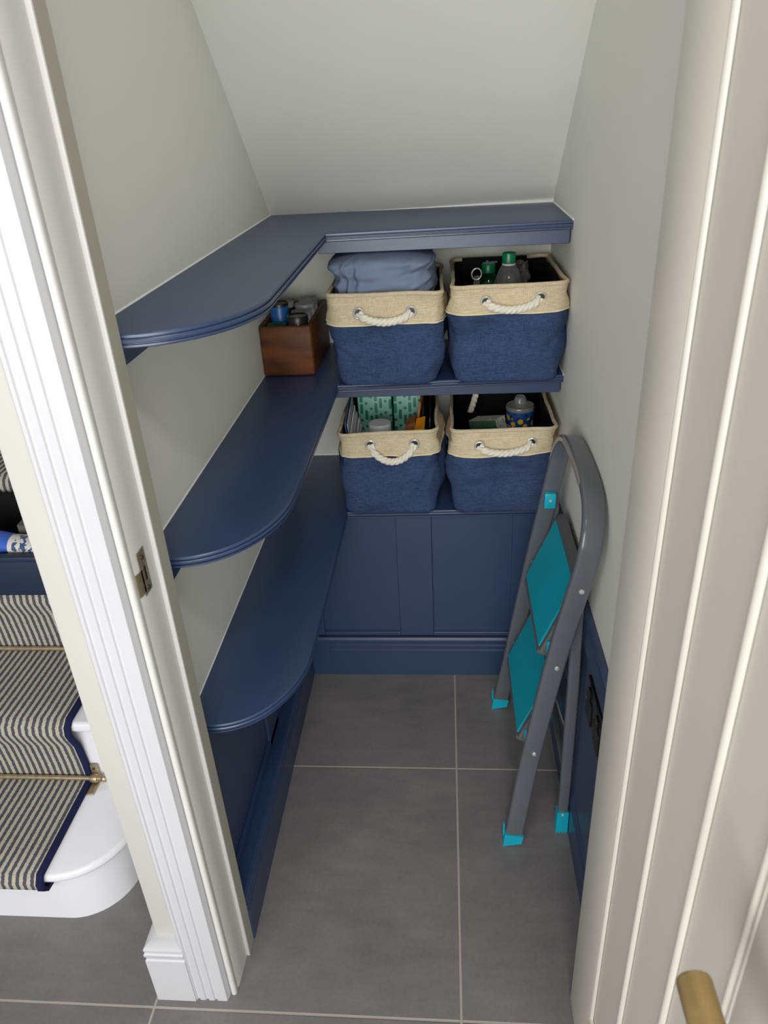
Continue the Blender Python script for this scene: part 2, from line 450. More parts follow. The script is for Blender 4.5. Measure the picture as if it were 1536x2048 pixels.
# ------------------------------------------------------------------ L-shaped shelves
def outline(cy, cx, rx, ry, xin0, xin1, yl, yr):
    """plan of an L shelf: curved free end, inner corner, two ends on the walls; flag 1 = moulded edge"""
    pts = [((XL, YB), 0), ((XL, cy - ry), 1)]
    n = 18
    for i in range(n + 1):
        a = -PI / 2 + (PI / 2) * i / n
        pts.append(((cx + rx * math.cos(a), cy + ry * math.sin(a)), 1))
    pts += [((xin1, yl), 1), ((XR, yr), 1), ((XR, YB), 0)]
    return pts
def shelf(name, z, label, cy, cx, rx, ry, xin1, yl, yr, back_batten, left_batten):
    t = thing(name, label, 'shelf', (XL, 1.5, z - .02))
    pts = outline(cy, cx, rx, ry, None, xin1, yl, yr); n = len(pts)
    nrm = []
    for i, ((x, y), f) in enumerate(pts):
        if not f: nrm.append(V((0, 0))); continue
        def edge_n(a, c): d = V((c[0] - a[0], c[1] - a[1])).normalized(); return V((d.y, -d.x))
        p, q = pts[i - 1], pts[(i + 1) % n]
        n1 = edge_n(p[0], (x, y)) if (p[1] and abs(p[0][0] - XL) > -1) and not (abs(x - XL) < 1e-6) else None
        n2 = edge_n((x, y), q[0]) if q[1] else None
        if n1 is None: m = n2
        elif n2 is None: m = n1
        else: m = (n1 + n2) / max(.5, (1 + n1.dot(n2)))
        nrm.append(m)
    prof = [(.0, .0050), (-.0008, .0030), (-.0026, .0016), (-.0048, .0014), (-.0052, .0044), (-.0068, .0044), (-.0074, .0012), (-.0092, 0), (-.0122, .0002),
            (-.0132, .0012), (-.0136, .0042), (-.0150, .0042), (-.0156, .0014), (-.0182, .0012), (-.0200, .0034)]
    b = B()
    loft(b, [[(p[0] - q.x * ins, p[1] - q.y * ins, z + dz) for (p, f), q in zip(pts, nrm)] for dz, ins in prof[::-1]])
    part('shelf_board', b, 'navy', t, 30)
    if back_batten:
        b = B(); bx(b, xin1 - .03, XR - .004, back_batten, back_batten + .02, z - .052, z - .0195, .001, 1); part('batten', b, 'navy', t)
    if left_batten:
        b = B(); bx(b, XL, XL + .03, cy - ry + .02, 1.76, z - .056, z - .0195, .001, 1); part('batten', b, 'navy', t)
    b = B()
    y = cy - ry
    prism(b, [(XL, z - .001), (XL + .0022, z - .001), (XL, z + .0028)], 'y', y, YB)
    prism(b, [(YB, z - .001), (YB - .004, z - .001), (YB, z + .004)], 'x', XL, XR)
    prism(b, [(XR, z - .001), (XR - .003, z - .001), (XR, z + .003)], 'y', yr, YB)
    part('sealant_line', b, 'caulk', t)
    return t
Z1, Z2, Z3 = 1.282, .926, .567
shelf('corner_shelf', Z1, 'empty navy corner shelf under the sloping ceiling', 1.13, -.430, .168, .200, -.266, 1.757, 1.790, 1.806, True)
shelf('corner_shelf', Z2, 'navy corner shelf carrying the wooden box and two upper baskets', 1.17, -.430, .158, .215, -.268, 1.757, 1.790, 1.812, True)
shelf('corner_shelf', Z3, 'navy corner shelf carrying the two lower baskets', 1.18, -.430, .154, .215, -.272, 1.760, 1.768, None, False)

# ------------------------------------------------------------------ baskets
def basket(label, x0, x1, y0, y1, z0, z1, zb, handle_dip, hx, hz, seed, squash=0., flare=.0, tilt=0., rope_seen=False, creases=()):
    t = thing('storage_basket', label, 'basket', ((x0 + x1) / 2, (y0 + y1) / 2, z0), group='navy and cream fabric baskets on the shelves')
    xc, yc = (x0 + x1) / 2, (y0 + y1) / 2; w, d, hgt = x1 - x0, y1 - y0, z1 - z0
    N = 136
    def ring(v, inset=0.0, amp=1.0):
        """horizontal section of the soft basket at height fraction v"""
        out = []
        k = 1 - squash * (1 - v) ** 2 + flare * v ** 3
        ww, dd = (w * k) / 2 - inset, (d * (1 - .02 * (1 - v))) / 2 - inset
        r = .022 if v > .03 else .03
        base = rrect(2 * ww, 2 * dd, max(.006, r - inset), 4)
        # resample the section evenly
        P = [V((p[0], p[1])) for p in base]; P.append(P[0]); L = [0]
        for a, c in zip(P, P[1:]): L.append(L[-1] + (c - a).length)
        j = 0
        for i in range(N):
            s = L[-1] * i / N
            while L[j + 1] < s: j += 1
            q = P[j].lerp(P[j + 1], (s - L[j]) / max(1e-9, L[j + 1] - L[j]))
            n = V((q.x / ww, q.y / dd))
            m = max(abs(n.x), abs(n.y)); side = V((1 if n.x > 0 else -1, 0)) if abs(n.x) > abs(n.y) else V((0, 1 if n.y > 0 else -1))
            along = n.y if abs(n.x) > abs(n.y) else n.x
            pin = .0045 * math.exp(-((v - .88) / .05) ** 2) * amp; cor = .007 * max(0, (v - .9) / .1) * abs(along) ** 6
            bul = cor - pin + amp * .012 * math.sin(PI * min(1, v * 1.05)) * (1 - along ** 4) * (1.0 if squash else .55)
            no = noise.noise(V((q.x * 9 + seed, q.y * 9, v * 2.6 + seed))) * .019 * amp * (4 * v * (1 - v) + .15)
            no += noise.noise(V((q.x * 26 + seed * 3, q.y * 26, v * 7))) * .0055 * amp * (4 * v * (1 - v) + .08)
            if abs(v - (zb - z0) / hgt) < .16: no += .0025 * amp * (-1 if v < (zb - z0) / hgt else 1) * math.sin(along * 5 + seed)
            if n.y < 0 and abs(n.y) >= abs(n.x) - .03:
                for (a0, v0, a1, v1, dep, wid) in creases:
                    A, Bv = V((a0 * w / 2, v0 * hgt)), V((a1 * w / 2, v1 * hgt)); Q = V((n.x * w / 2, v * hgt)); dv = Bv - A
                    tt = max(0, min(1, (Q - A).dot(dv) / dv.length_squared)); dist = (Q - A - dv * tt)
                    sd = dist.length * (1 if dv.x * dist.y - dv.y * dist.x > 0 else -1)
                    no += amp * dep * (1 - .6 * abs(2 * tt - 1)) * (-math.exp(-(sd / wid) ** 2) + .8 * math.exp(-((sd - 1.9 * wid) / (1.4 * wid)) ** 2))
            q2 = q + side * (bul + no)
            zz = z0 + v * hgt + tilt * (q.x / w) * v + .0035 * noise.noise(V((q.x * 7, q.y * 7, seed))) * v
            out.append(V((xc + q2.x, yc + q2.y, zz)))
        return out
    vb = (zb - z0) / hgt
    vs = [0, .006, .02, .05] + [.05 + (vb - .05) * i / 28 for i in range(1, 29)]
    b = B(); rr = []
    for v in vs:
        ins = .010 if v == 0 else (.004 if v == .006 else 0)
        rr.append(ring(v, ins))
    loft(b, rr, True, (True, False))
    part('body', b, 'navy_cloth', t, 60)
    b = B()
    rr = [ring(vb - .006, -.0008)] + [ring(vb + (.985 - vb) * i / 8, -.0022 if i else -.0030) for i in range(9)]
    loft(b, rr, True, (False, False))
    band = part('band', b, 'linen', t, 60, 'cream linen band')
    b = B(); p = ring(vb, -.0026); sweep(b, p, circ(.0018, 6), (0, 0, 1), closed=True); part('piping', b, 'stitch', band)
    for v in (.90, vb + .035):
        b = B(); p = ring(v, -.0027)
        for i in range(N):
            a, c = p[i], p[(i + 1) % N]
            mid = a.lerp(c, .5); dd_ = (c - a)
            for s in (.0, .5):
                q0 = a + dd_ * (s + .08); q1 = a + dd_ * (s + .36)
                if q0.y < yc - .1: sweep(b, [q0, q1], circ(.0007, 4), (0, 0, 1))
        part('stitching', b, 'stitch', band)
    b = B(); p = ring(.985, .0); sweep(b, p, circ(.0055, 8, .0045), (0, 0, 1), closed=True); part('rim', b, 'linen', t, 60, 'rolled cream rim')
    b = B(); rr = [ring(v, .009 if v > .7 else .013, .6) for v in (.97, .8, .6, .4, .2, .06)]
    loft(b, rr[::-1], True, (True, False)); part('lining', b, 'lining', t, 60, 'dark lining')
    # grommets and rope handle on the front
    def fy(x, z):
        v = (z - z0) / hgt; best = min(ring(v, -.0022), key=lambda q: abs(q.x - x) + (10 if q.y > yc else 0)); return best.y
    ends = []
    for x, z in zip(hx, hz):
        y = fy(x, z) - .0006; ends.append(V((x, y, z)))
        b = B(); path = [V((x + .0118 * math.cos(a), y, z + .0118 * math.sin(a))) for a in [2 * PI * i / 24 for i in range(24)]]
        sweep(b, path, circ(.0034, 8, .0024), (0, 1, 0), closed=True); g = part('grommet', b, 'steel', t)
        b = B(); lathe(b, (x, y - .0006, z), [(.0086, .0006), (.0086, -.0004), (.0, -.0004)], 20, 'y'); part('eyelet_hole', b, 'black', g)
    b = B(); path = []; n = 64
    for i in range(n + 1):
        u = i / n; q = ends[0].lerp(ends[1], u); sg = 1 - (2 * u - 1) ** 2
        e = min(1, u / .09, (1 - u) / .09)
        path.append(V((q.x, q.y + .004 - .013 * e - .004 * sg, q.z - handle_dip * sg ** .8)))
    for k in range(3):
        ps = []
        for i, q in enumerate(path):
            tt = (path[min(i + 1, n)] - path[max(i - 1, 0)]).normalized(); s = V((0, 1, 0)).cross(tt).normalized()
            a = 2 * PI * (i / n * 3.4 + k / 3); ps.append(q + (V((0, 1, 0)) * math.cos(a) + s * math.sin(a)) * .0047)
        sweep(b, ps, circ(.0050, 10), (0, 1, 0))
    part('rope_handle', b, 'rope', t, 60)
    if rope_seen:
        b = B(); path = [V((xc - .055 - .02 * (i / 16) ** 1.3, yc + .125 - .03 * i / 16, z1 + .006 - .062 * i / 16)) for i in range(17)]
        for k in range(3):
            ps = []
            for i, q in enumerate(path):
                a = 2 * PI * (i / 16 * 1.8 + k / 3); ps.append(q + V((math.cos(a), math.sin(a), 0)) * .0042)
            sweep(b, ps, circ(.0052, 8), (0, 1, 0))
        part('rope_end', b, 'rope', t, 60)
    return t
basket('navy and cream basket on the middle shelf stuffed with blue cloth', -.276, -.012, 1.742, 2.09, Z2, 1.148, 1.078, .019, (-.202, -.081), (1.107, 1.104), 3.1, .13, .0, -.004, False, ((.98, .40, .55, .16, .007, .007), (-.98, .46, -.62, .28, .006, .007), (-.2, .60, .75, .58, .004, .010), (.35, .34, .95, .62, .004, .008)))
basket('navy and cream basket on the middle shelf holding the green capped bottle', .018, .270, 1.742, 2.10, Z2, 1.158, 1.096, .019, (.091, .214), (1.120, 1.126), 7.7, .035, .01, .006, False, ((-.92, .66, -.15, .60, .005, .009), (.55, .30, .96, .52, .005, .007), (-.96, .40, -.7, .62, .004, .007)))
basket('navy and cream basket on the lowest shelf packed with papers and envelopes', -.276, -.030, 1.745, 2.09, Z3, .806, .741, .042, (-.197, -.084), (.770, .772), 12.4, .03, .0, .008, False, ((-.88, .03, -.90, .98, .004, .005), (.55, .22, .97, .66, .006, .007), (-.9, .62, .1, .55, .003, .010), (.9, .04, .93, .5, .003, .005)))
basket('navy and cream basket on the lowest shelf holding the lemon tub', .012, .268, 1.745, 2.09, Z3, .806, .740, .018, (.079, .209), (.765, .770), 21.9, .03, .0, .004, True, ((-.86, .03, -.88, .98, .005, .005), (-.8, .62, .6, .55, .004, .012), (-.75, .40, .8, .46, .003, .012)))

# ------------------------------------------------------------------ contents: upper left basket
def cloth_bundle():
    """soft laundry-like lump: a lower roll, a crease, an upper fold hanging over it, pleats at the left"""
    b = B(); rings = []; c = V((-.147, 1.905, 0)); n = 120
    def sm(x): x = max(0, min(1, x)); return x * x * (3 - 2 * x)
    zs = [1.085 + .118 * i / 22 for i in range(23)] + [1.203 + .028 * math.sin(PI / 2 * i / 12) for i in range(1, 13)]
    for z in zs:
        ring = []; top = max(0, (z - 1.203) / .028)
        k0 = math.sqrt(max(0.0008, 1 - min(.9995, top) ** 2)) if top > 0 else .92 + .08 * sm((z - 1.085) / .05)
        for i in range(n):
            a = 2 * PI * i / n; ca, sa = math.cos(a), math.sin(a); e = .5
            x = .122 * k0 * math.copysign(abs(ca) ** e, ca); y = .142 * k0 * math.copysign(abs(sa) ** e, sa)
            p = V((c.x + x, c.y + y, z)); fr_ = sm(-sa * 1.6); d = 0
            zc = 1.170 + .10 * (x + .02) + .35 * max(0, -(x + .03)) ** 1.2
            t = z - zc
            d -= fr_ * .006 * math.exp(-(t / .010) ** 2)                       # crease under the upper fold
            d += fr_ * .003 * sm(t / .012) * (1 - sm((t - .03) / .05))         # overhanging fold
            d += .010 * noise.noise(V((p.x * 11, p.y * 9, z * 34 + p.x * 8)))
            d += .008 * noise.noise(V((p.x * 30, p.y * 20, z * 70 - p.x * 40)))
            d += fr_ * .0075 * math.sin((x + .08) * 260 + 14 * (z - 1.1)) * math.exp(-((x + .085 - .25 * (z - 1.12)) / .030) ** 2)
            if ca < -.5: d += .009 * sm((z - 1.165) / .04)
            ring.append(p + V((ca, sa, .0)) * d * (1 - .8 * min(1, top)))
        rings.append(ring)
    loft(b, rings); return b
o = solo('folded_cloth', cloth_bundle(), 'cloth', 'bulging dusty blue cloth stuffed in a basket under the top shelf', 'cloth', (-.149, 1.905, 1.10), smooth=80)
md = o.modifiers.new('soft', 'SUBSURF'); md.levels = 1; md.render_levels = 2

# ------------------------------------------------------------------ contents: upper right basket
bt = thing('drinks_bottle', 'clear plastic bottle with a green screw cap', 'bottle', (.156, 1.93, .99))
b = B(); lathe(b, (.156, 1.93, .985), [(.030, 0), (.040, .006), (.041, .085), (.040, .115), (.034, .145), (.024, .170), (.0155, .182), (.0135, .186), (.0135, .200)], 28); part('bottle_body', b, 'clear', bt)
b = B(); lathe(b, (.156, 1.93, 1.176), [(.0165, -.004), (.0165, .016), (.0155, .019), (.012, .020), (0, .020)], 28)
cap = part('bottle_cap', b, 'green_cap', bt)
b = B(); lathe(b, (.156, 1.93, 1.166), [(.0172, 0), (.0172, .004), (.0150, .004)], 28); part('cap_ring', b, 'pot_white', cap)
bt = thing('green_bottle', 'dark green plastic bottle behind the clear bottle', 'bottle', (.110, 2.002, .96))
b = B(); lathe(b, (.110, 2.002, .96), [(.028, 0), (.034, .006), (.034, .12), (.030, .150), (.020, .170), (.016, .178)], 24); part('bottle_body', b, 'green_glass', bt)
b = B(); lathe(b, (.110, 2.002, 1.136), [(.018, 0), (.018, .020), (.016, .023), (0, .024)], 24); part('bottle_cap', b, 'green_cap', bt)
pc = thing('zip_pouch', 'flat black pouch with a small white printed label at the back of a basket', 'pouch', (.11, 2.06, .96))
b = B(); hexa(b, [(.042, 2.052, .97), (.215, 2.052, .97), (.215, 2.072, .97), (.042, 2.072, .97), (.044, 2.052, 1.163), (.212, 2.052, 1.164), (.212, 2.066, 1.164), (.044, 2.066, 1.163)]); part('pouch_body', b, 'lining', pc)
b = text_mesh('Bluerunn', .0090)
for v in b.verts: v.co = V((.121 + v.co.x * .9, 2.0512 - v.co.z, 1.150 + v.co.y))
part('lettering', b, 'white_ink', pc)
kr = thing('key_ring', 'split steel ring on a grey fabric tag in the basket corner', 'ring', (.075, 1.93, 1.14))
b = B(); path = [V((.076 + .0120 * math.cos(a), 1.905 + .003 * math.cos(a), 1.151 + .0135 * math.sin(a))) for a in [2 * PI * i / 28 for i in range(28)]]
sweep(b, path, circ(.0019, 8), (0, 1, 0), closed=True); part('ring', b, 'steel', kr)
b = B(); hexa(b, [(.066, 1.914, 1.095), (.086, 1.914, 1.095), (.086, 1.924, 1.095), (.066, 1.924, 1.095), (.070, 1.908, 1.146), (.083, 1.908, 1.146), (.083, 1.914, 1.146), (.070, 1.914, 1.146)]); part('tag', b, 'grey_bag', kr)
b = B()
hexa(b, [(.034, 1.80, .95), (.108, 1.80, .95), (.108, 1.895, .95), (.034, 1.895, .95), (.036, 1.80, 1.110), (.104, 1.80, 1.112), (.110, 1.895, 1.124), (.036, 1.895, 1.118)])
bmesh.ops.bevel(b, geom=b.edges[:], offset=.006, segments=2, affect='EDGES')
solo('camera_case', b, 'black', 'small black case in front of the split ring', 'case', (.07, 1.855, .95))
def crumple(c, s, n, seed, amp=.35):
    b = B(); bmesh.ops.create_icosphere(b, subdivisions=4, radius=1)
    for v in b.verts:
        d = 1 + amp * noise.noise(v.co * 1.9 + V((seed, 0, 0))) + amp * .5 * noise.noise(v.co * 4.5 + V((0, seed, 0)))
        v.co = V((c[0] + v.co.x * s[0] * d, c[1] + v.co.y * s[1] * d, c[2] + v.co.z * s[2] * d))
    return b
b = crumple((.193, 1.975, 1.135), (.018, .020, .030), 4, 2.2, .5)
solo('crumpled_bag', b, 'grey_bag', 'crumpled grey fabric bag beside the clear bottle', 'bag', (.193, 1.975, 1.135), smooth=60)

# ------------------------------------------------------------------ contents: lower left basket
for i, (x0, x1) in enumerate(((-.251, -.155), (-.150, -.066))):
    b = B(); bx(b, x0, x1, 1.972, 2.035, .64, .826 - .008 * i, .004)
    solo('printed_packet', b, 'capsule', ('wider' if i == 0 else 'narrower') + ' pale packet printed with teal capsules standing in a basket', 'packet', ((x0 + x1) / 2, 2.0, .64), group='teal printed packets')
for i in range(7):
    x = -.264 + i * .0056; lean = .006 + .001 * i; top = .846 - .016 * i + (.010 if i == 1 else 0)
    b = B(); y0, y1 = 1.785 + .004 * i, 1.93 - .006 * i
    hexa(b, [(x + lean, y0, .66), (x + lean + .0022, y0, .66), (x + lean + .0022, y1, .66), (x + lean, y1, .66),
             (x, y0, top - .03), (x + .0022, y0, top - .03), (x + .0022, y1, top), (x, y1, top)])
    lab = ['blue edged card folder standing against the basket side', 'tallest white envelope with a stepped corner', 'white envelope next to the tallest one',
           'grey paper sheet in the middle of the envelopes', 'white folded letter in the middle of the envelopes', 'short grey envelope leaning towards the white tub', 'shortest grey leaflet leaning on the white tub'][i]
    solo('envelope', b, ['blue_card', 'paper_grey', 'paper', 'paper_grey', 'paper', 'paper_grey', 'paper_grey'][i], lab, 'paper', (x, 1.85, .66), group='papers filed in the lower basket')
b = B(); lathe(b, (-.179, 1.845, .66), [(.026, 0), (.029, .004), (.029, .105), (.030, .106), (.030, .128), (.028, .131), (.0, .132)], 28)
solo('white_tub', b, 'pot_white', 'round white tub between the envelopes and orange packet', 'tub', (-.179, 1.845, .66))
b = B(); hexa(b, [(-.125, 1.84, .66), (-.085, 1.84, .66), (-.085, 1.90, .66), (-.125, 1.90, .66), (-.112, 1.845, .778), (-.086, 1.850, .788), (-.084, 1.90, .790), (-.110, 1.895, .780)])
solo('small_packet', b, 'brown_card', 'small orange brown packet next to the white tub', 'packet', (-.105, 1.87, .66))
b = B(); hexa(b, [(-.092, 1.80, .66), (-.066, 1.80, .66), (-.062, 1.86, .66), (-.088, 1.86, .66), (-.086, 1.805, .782), (-.060, 1.805, .790), (-.058, 1.86, .800), (-.082, 1.86, .794)])
solo('orange_packet', b, 'orange', 'bright orange packet at the front right of a basket', 'packet', (-.075, 1.83, .66))
b = B(); hexa(b, [(-.100, 1.87, .66), (-.096, 1.87, .66), (-.080, 1.962, .66), (-.084, 1.962, .66), (-.074, 1.87, .835), (-.068, 1.87, .835), (-.060, 1.966, .850), (-.066, 1.966, .850)])
solo('brown_envelope', b, 'brown_card', 'brown card envelope leaning over the orange packet', 'envelope', (-.08, 1.95, .66))
b = B(); hexa(b, [(-.052, 1.80, .66), (-.046, 1.80, .66), (-.046, 2.04, .66), (-.052, 2.04, .66), (-.047, 1.80, .818), (-.043, 1.80, .818), (-.043, 2.03, .846), (-.047, 2.03, .846)])
solo('black_folder', b, 'dark_card', 'black card folder against the right side of a basket', 'folder', (-.05, 1.92, .66))

# ------------------------------------------------------------------ contents: lower right basket
ct = thing('carton', 'small pale carton with a green side tilted in the basket', 'carton', (.11, 1.93, .70))
b = B(); q = Matrix.Translation((.112, 1.925, .735)) @ Matrix.Rotation(math.radians(-38), 4, 'Z') @ Matrix.Rotation(math.radians(-14), 4, 'Y')
bx(b, -.046, .046, -.022, .022, -.030, .030, .0015, 1); bmesh.ops.transform(b, matrix=q, verts=b.verts); part('carton_body', b, 'carton', ct)
b = B(); bx(b, -.0455, .0455, -.0224, -.0215, -.0290, .0290); bmesh.ops.transform(b, matrix=q, verts=b.verts); part('printed_side', b, 'carton_green', ct, label='dark green printed side')
tb = thing('lemon_tub', 'round tub wrapped in a navy lemon print with a clear domed lid', 'tub', (.198, 1.95, .60))
b = B(); lathe(b, (.198, 1.95, .60), [(.030, 0), (.033, .003), (.0375, .180), (.0365, .184), (.0, .184)], 32); tbo = part('tub_body', b, 'lemon', tb)
b = B(); lathe(b, (.198, 1.95, .784), [(.0385, -.003), (.0390, .004), (.0370, .008), (.0355, .006), (.0, .006)], 32); lid = part('lid', b, 'skin_shine', tb, label='clear grey lid')
b = B(); lathe(b, (.198, 1.952, .788), [(.018, 0), (.017, .018), (.012, .028), (.0, .030)], 24); part('lid_knob', b, 'clear', lid)
b = text_mesh('LEMONS', .022)
for v in b.verts:
    s, zt = v.co.x - .014, v.co.y
    ang = -1.62 + s / .0375; r = .0382 + v.co.z
    zz = .735 + zt - .5 * (s + .03) + -8 * (s) ** 2
    v.co = V((.198 + r * math.cos(ang), 1.95 + r * math.sin(ang), zz))
part('lettering', b, 'white_ink', tbo)

# ------------------------------------------------------------------ wooden box with jars
wb = thing('wooden_box', 'dark stained wooden box holding jars on the middle shelf', 'box', (-.402, 1.97, Z2))
b = B(); X0, X1, Y0, Y1 = -.470, -.337, 1.838, 2.12
bx(b, X0, X1, Y0, Y0 + .012, Z2 + .001, 1.056, .0058, 3); part('front_panel', b, 'wood', wb)
b = B(); bx(b, X0, X1, Y1 - .012, Y1, Z2 + .001, 1.056, .002); part('back_panel', b, 'wood', wb)
for xa, xb in ((X0, X0 + .010), (X1 - .010, X1)):
    b = B(); bx(b, xa, xb, Y0 + .012, Y1 - .012, Z2 + .001, 1.056, .002); part('side_panel', b, 'wood', wb)
b = B(); bx(b, X0 + .01, X1 - .01, Y0 + .012, Y1 - .012, Z2 + .001, Z2 + .009); part('bottom_panel', b, 'wood', wb)
def jar(x, y, r, ztop, lh, body, lid, label):
    t = thing('jar', label, 'jar', (x, y, Z2 + .009), group='jars in the wooden box')
    b = B(); lathe(b, (x, y, Z2 + .009), [(r * .9, 0), (r * .96, .003), (r * .96, ztop - lh - Z2 - .016), (r * .88, ztop - lh - Z2 - .009)], 24); part('jar_body', b, body, t)
    b = B(); lathe(b, (x, y, ztop - lh), [(r, 0), (r, lh - .002), (r * .95, lh), (r * .85, lh - .001), (r * .8, lh - .0025), (0, lh - .0025)], 24); part('lid', b, lid, t)
jar(-.3765, 1.880, .0275, 1.073, .016, 'glass_dark', 'lid_black', 'jar with a black lid at the front of the wooden box')
jar(-.4320, 1.880, .0260, 1.052, .012, 'glass_dark', 'lid_green', 'low jar with a green lid beside the black lidded one')
jar(-.4325, 1.935, .0250, 1.094, .008, 'lid_blue', 'lid_black', 'blue tin with a black lid')
jar(-.3760, 1.937, .0270, 1.070, .012, 'pot_white', 'lid_white', 'white lidded jar directly behind the black lidded one')
jar(-.3755, 1.994, .0275, 1.077, .014, 'pot_white', 'lid_white', 'white lidded jar second behind the black lidded one')
jar(-.4315, 1.992, .0275, 1.084, .014, 'glass_dark', 'lid_white', 'wide pale lidded jar behind the blue tin')
jar(-.3760, 2.049, .0270, 1.075, .012, 'pot_white', 'lid_white', 'grey white lidded jar near the back of the wooden box')
jar(-.4320, 2.048, .0265, 1.072, .012, 'glass_dark', 'lid_red', 'jar with a dark red lid at the back of the wooden box')

# ------------------------------------------------------------------ folding step stool
st = thing('step_stool', 'grey folding step stool with two teal treads leaning on the wall', 'step stool', (.2, 1.41, 0))
KX = .128 / .92
def fp(y, z, off=0.0): return V((.137 + KX * z + off, y, z))
UPN = V((1, 0, -KX)).normalized()
ya, yb = 1.200, 1.612
def spline(P, k=8):
    """smooth curve through points"""
    P = [V(p) for p in P]; P = [2 * P[0] - P[1]] + P + [2 * P[-1] - P[-2]]; out = []
    for a, b_, c, d in zip(P, P[1:], P[2:], P[3:]):
        for i in range(k):
            t = i / k
            out.append(.5 * (2 * b_ + (c - a) * t + (2 * a - 5 * b_ + 4 * c - d) * t * t + (3 * b_ - a - 3 * c + d) * t ** 3))
    return out + [P[-2]]
HOOP = [(1.182, .03), (1.190, .11), (1.200, .20), (1.202, .34), (1.197, .50), (1.184, .62), (1.168, .71), (1.157, .775), (1.160, .822), (1.182, .860), (1.225, .884), (1.30, .894),
        (1.42, .894), (1.487, .884), (1.530, .860), (1.556, .820), (1.566, .765), (1.578, .68), (1.597, .52), (1.609, .34), (1.612, .20), (1.622, .11), (1.630, .03)]
path = spline([fp(*q) for q in HOOP])
b = B(); sweep(b, path, rrect(.041, .018, .0062, 4), UPN); fr = part('front_frame', b, 'ladder_grey', st, 50, 'bent grey tube front frame')
b = B(); sweep(b, spline([fp(*q) for q in HOOP[10:15]])[4:22], [(p[0] - .0196, p[1]) for p in rrect(.004, .013, .0015, 2)], UPN); part('grip_sleeve', b, 'grip', st, 50, 'paler grip strip at the bend')
# rear legs
rear = []
for y in (1.222, 1.590):
    b = B(); sweep(b, [V((.2555, y, .02)), V((.2565, y, .16)), V((.2545, y, .45)), V((.2475, y, .725))], rrect(.024, .017, .004, 2), V((1, 0, 0)))
    part('rear_leg', b, 'ladder_grey', st, 50)
    b = B(); hexa(b, [(.241, y - .013, .004), (.2685, y - .013, .004), (.2685, y + .013, .004), (.241, y + .013, .004), (.2425, y - .011, .066), (.2685, y - .011, .066), (.2685, y + .011, .066), (.2425, y + .011, .066)])
    for k in range(4): bx(b, .2418 + k * .0068, .2455 + k * .0068, y - .013, y + .013, .0, .0045)
    f = part('foot', b, 'teal_foot', st, label='bright teal rubber foot'); screw(f, (.2555, y - .0112, .059), '-y', .004)
b = B(); sweep(b, [V((.252, 1.222, .44)), V((.252, 1.59, .44))], rrect(.014, .014, .003, 2), V((1, 0, 0))); part('rear_crossbar', b, 'ladder_grey', st)
b = B(); sweep(b, [V((.252, 1.222, .20)), V((.252, 1.59, .20))], rrect(.014, .014, .003, 2), V((1, 0, 0))); part('rear_crossbar', b, 'ladder_grey', st)
for y, z in ((1.222, .36), (1.590, .36)):
    b = B(); sweep(b, [V((.215, y + .022 * (1 if y < 1.4 else -1), .42)), V((.25, y + .022 * (1 if y < 1.4 else -1), .30))], rrect(.014, .004, .001, 1), V((0, 1, 0))); part('link_bar', b, 'tray_grey', st)
# front feet
for y in (ya - .019, yb + .019):
    b = B(); x = .139
    hexa(b, [(x - .023, y - .012, 0), (x + .019, y - .012, .008), (x + .019, y + .012, .008), (x - .023, y + .012, 0), (x - .019, y - .0105, .036), (x + .0235, y - .0105, .031), (x + .0235, y + .0105, .031), (x - .019, y + .0105, .036)])
    bx(b, x - .0225, x - .019, y + .002, y + .0105, .02, .056)
    part('foot', b, 'teal_foot', st, label='bright teal rubber foot')
# treads folded up between the rails
def tread(zlo, zhi, xlo, xhi):
    y0, y1 = 1.278, 1.548
    lo, hi = V((xlo, 0, zlo)), V((xhi, 0, zhi)); d = (hi - lo).normalized(); nr = V((-d.z, 0, d.x))
    def P(y, s, o): q = lo + d * s + nr * o; return V((q.x, y, q.z))
    L = (hi - lo).length
    b = B(); g = .016; ins = []
    for o, e in ((-.020, 0), (-.004, 0), (-.001, .002)):
        ins.append([P(y0 - g + e, -g + e, o), P(y1 + g - e, -g + e, o), P(y1 + g - e, L + g - e, o), P(y0 - g + e, L + g - e, o)])
    loft(b, ins); es = [e for e in b.edges if abs((e.verts[0].co - e.verts[1].co).normalized().dot(nr)) > .6]
    bmesh.ops.bevel(b, geom=es, offset=.010, segments=3, affect='EDGES')
    t = part('tread', b, 'tray_grey', st, 40, 'grey steel tread tray')
    b = B(); loft(b, [[P(y0, 0, -.001), P(y1, 0, -.001), P(y1, L, -.001), P(y0, L, -.001)], [P(y0, 0, .0012), P(y1, 0, .0012), P(y1, L, .0012), P(y0, L, .0012)], [P(y0 + .001, .001, .002), P(y1 - .001, .001, .002), P(y1 - .001, L - .001, .002), P(y0 + .001, L - .001, .002)]])
    part('tread_mat', b, 'teal', t, label='teal anti-slip mat')
    for ys in (y0 - g - .006, y1 + g + .006):
        b = B(); c = P(ys, L * .12, -.016); bx(b, c.x - .010, c.x + .010, ys - .005, ys + .005, c.z - .034, c.z + .016, .003); part('bushing', b, 'teal_foot', t, label='teal plastic bushing')
tread(.500, .655, .188, .250)
tread(.251, .406, .151, .213)
# clip on the far rail and visible screws
b = B(); c = fp(1.558, .705); bx(b, c.x - .014, c.x + .012, c.y - .010, c.y + .006, c.z - .020, c.z + .018, .002)
cl = part('clip', b, 'teal_foot', st, label='teal plastic clip'); screw(cl, (c.x, c.y - .010, c.z), '-y', .004)
for z in (.722, .515, .272):
    c = fp({.722: 1.166, .515: 1.197, .272: 1.202}[z] - .0092, z, .004); screw(fr, c, '-y', .0055, 'steel')

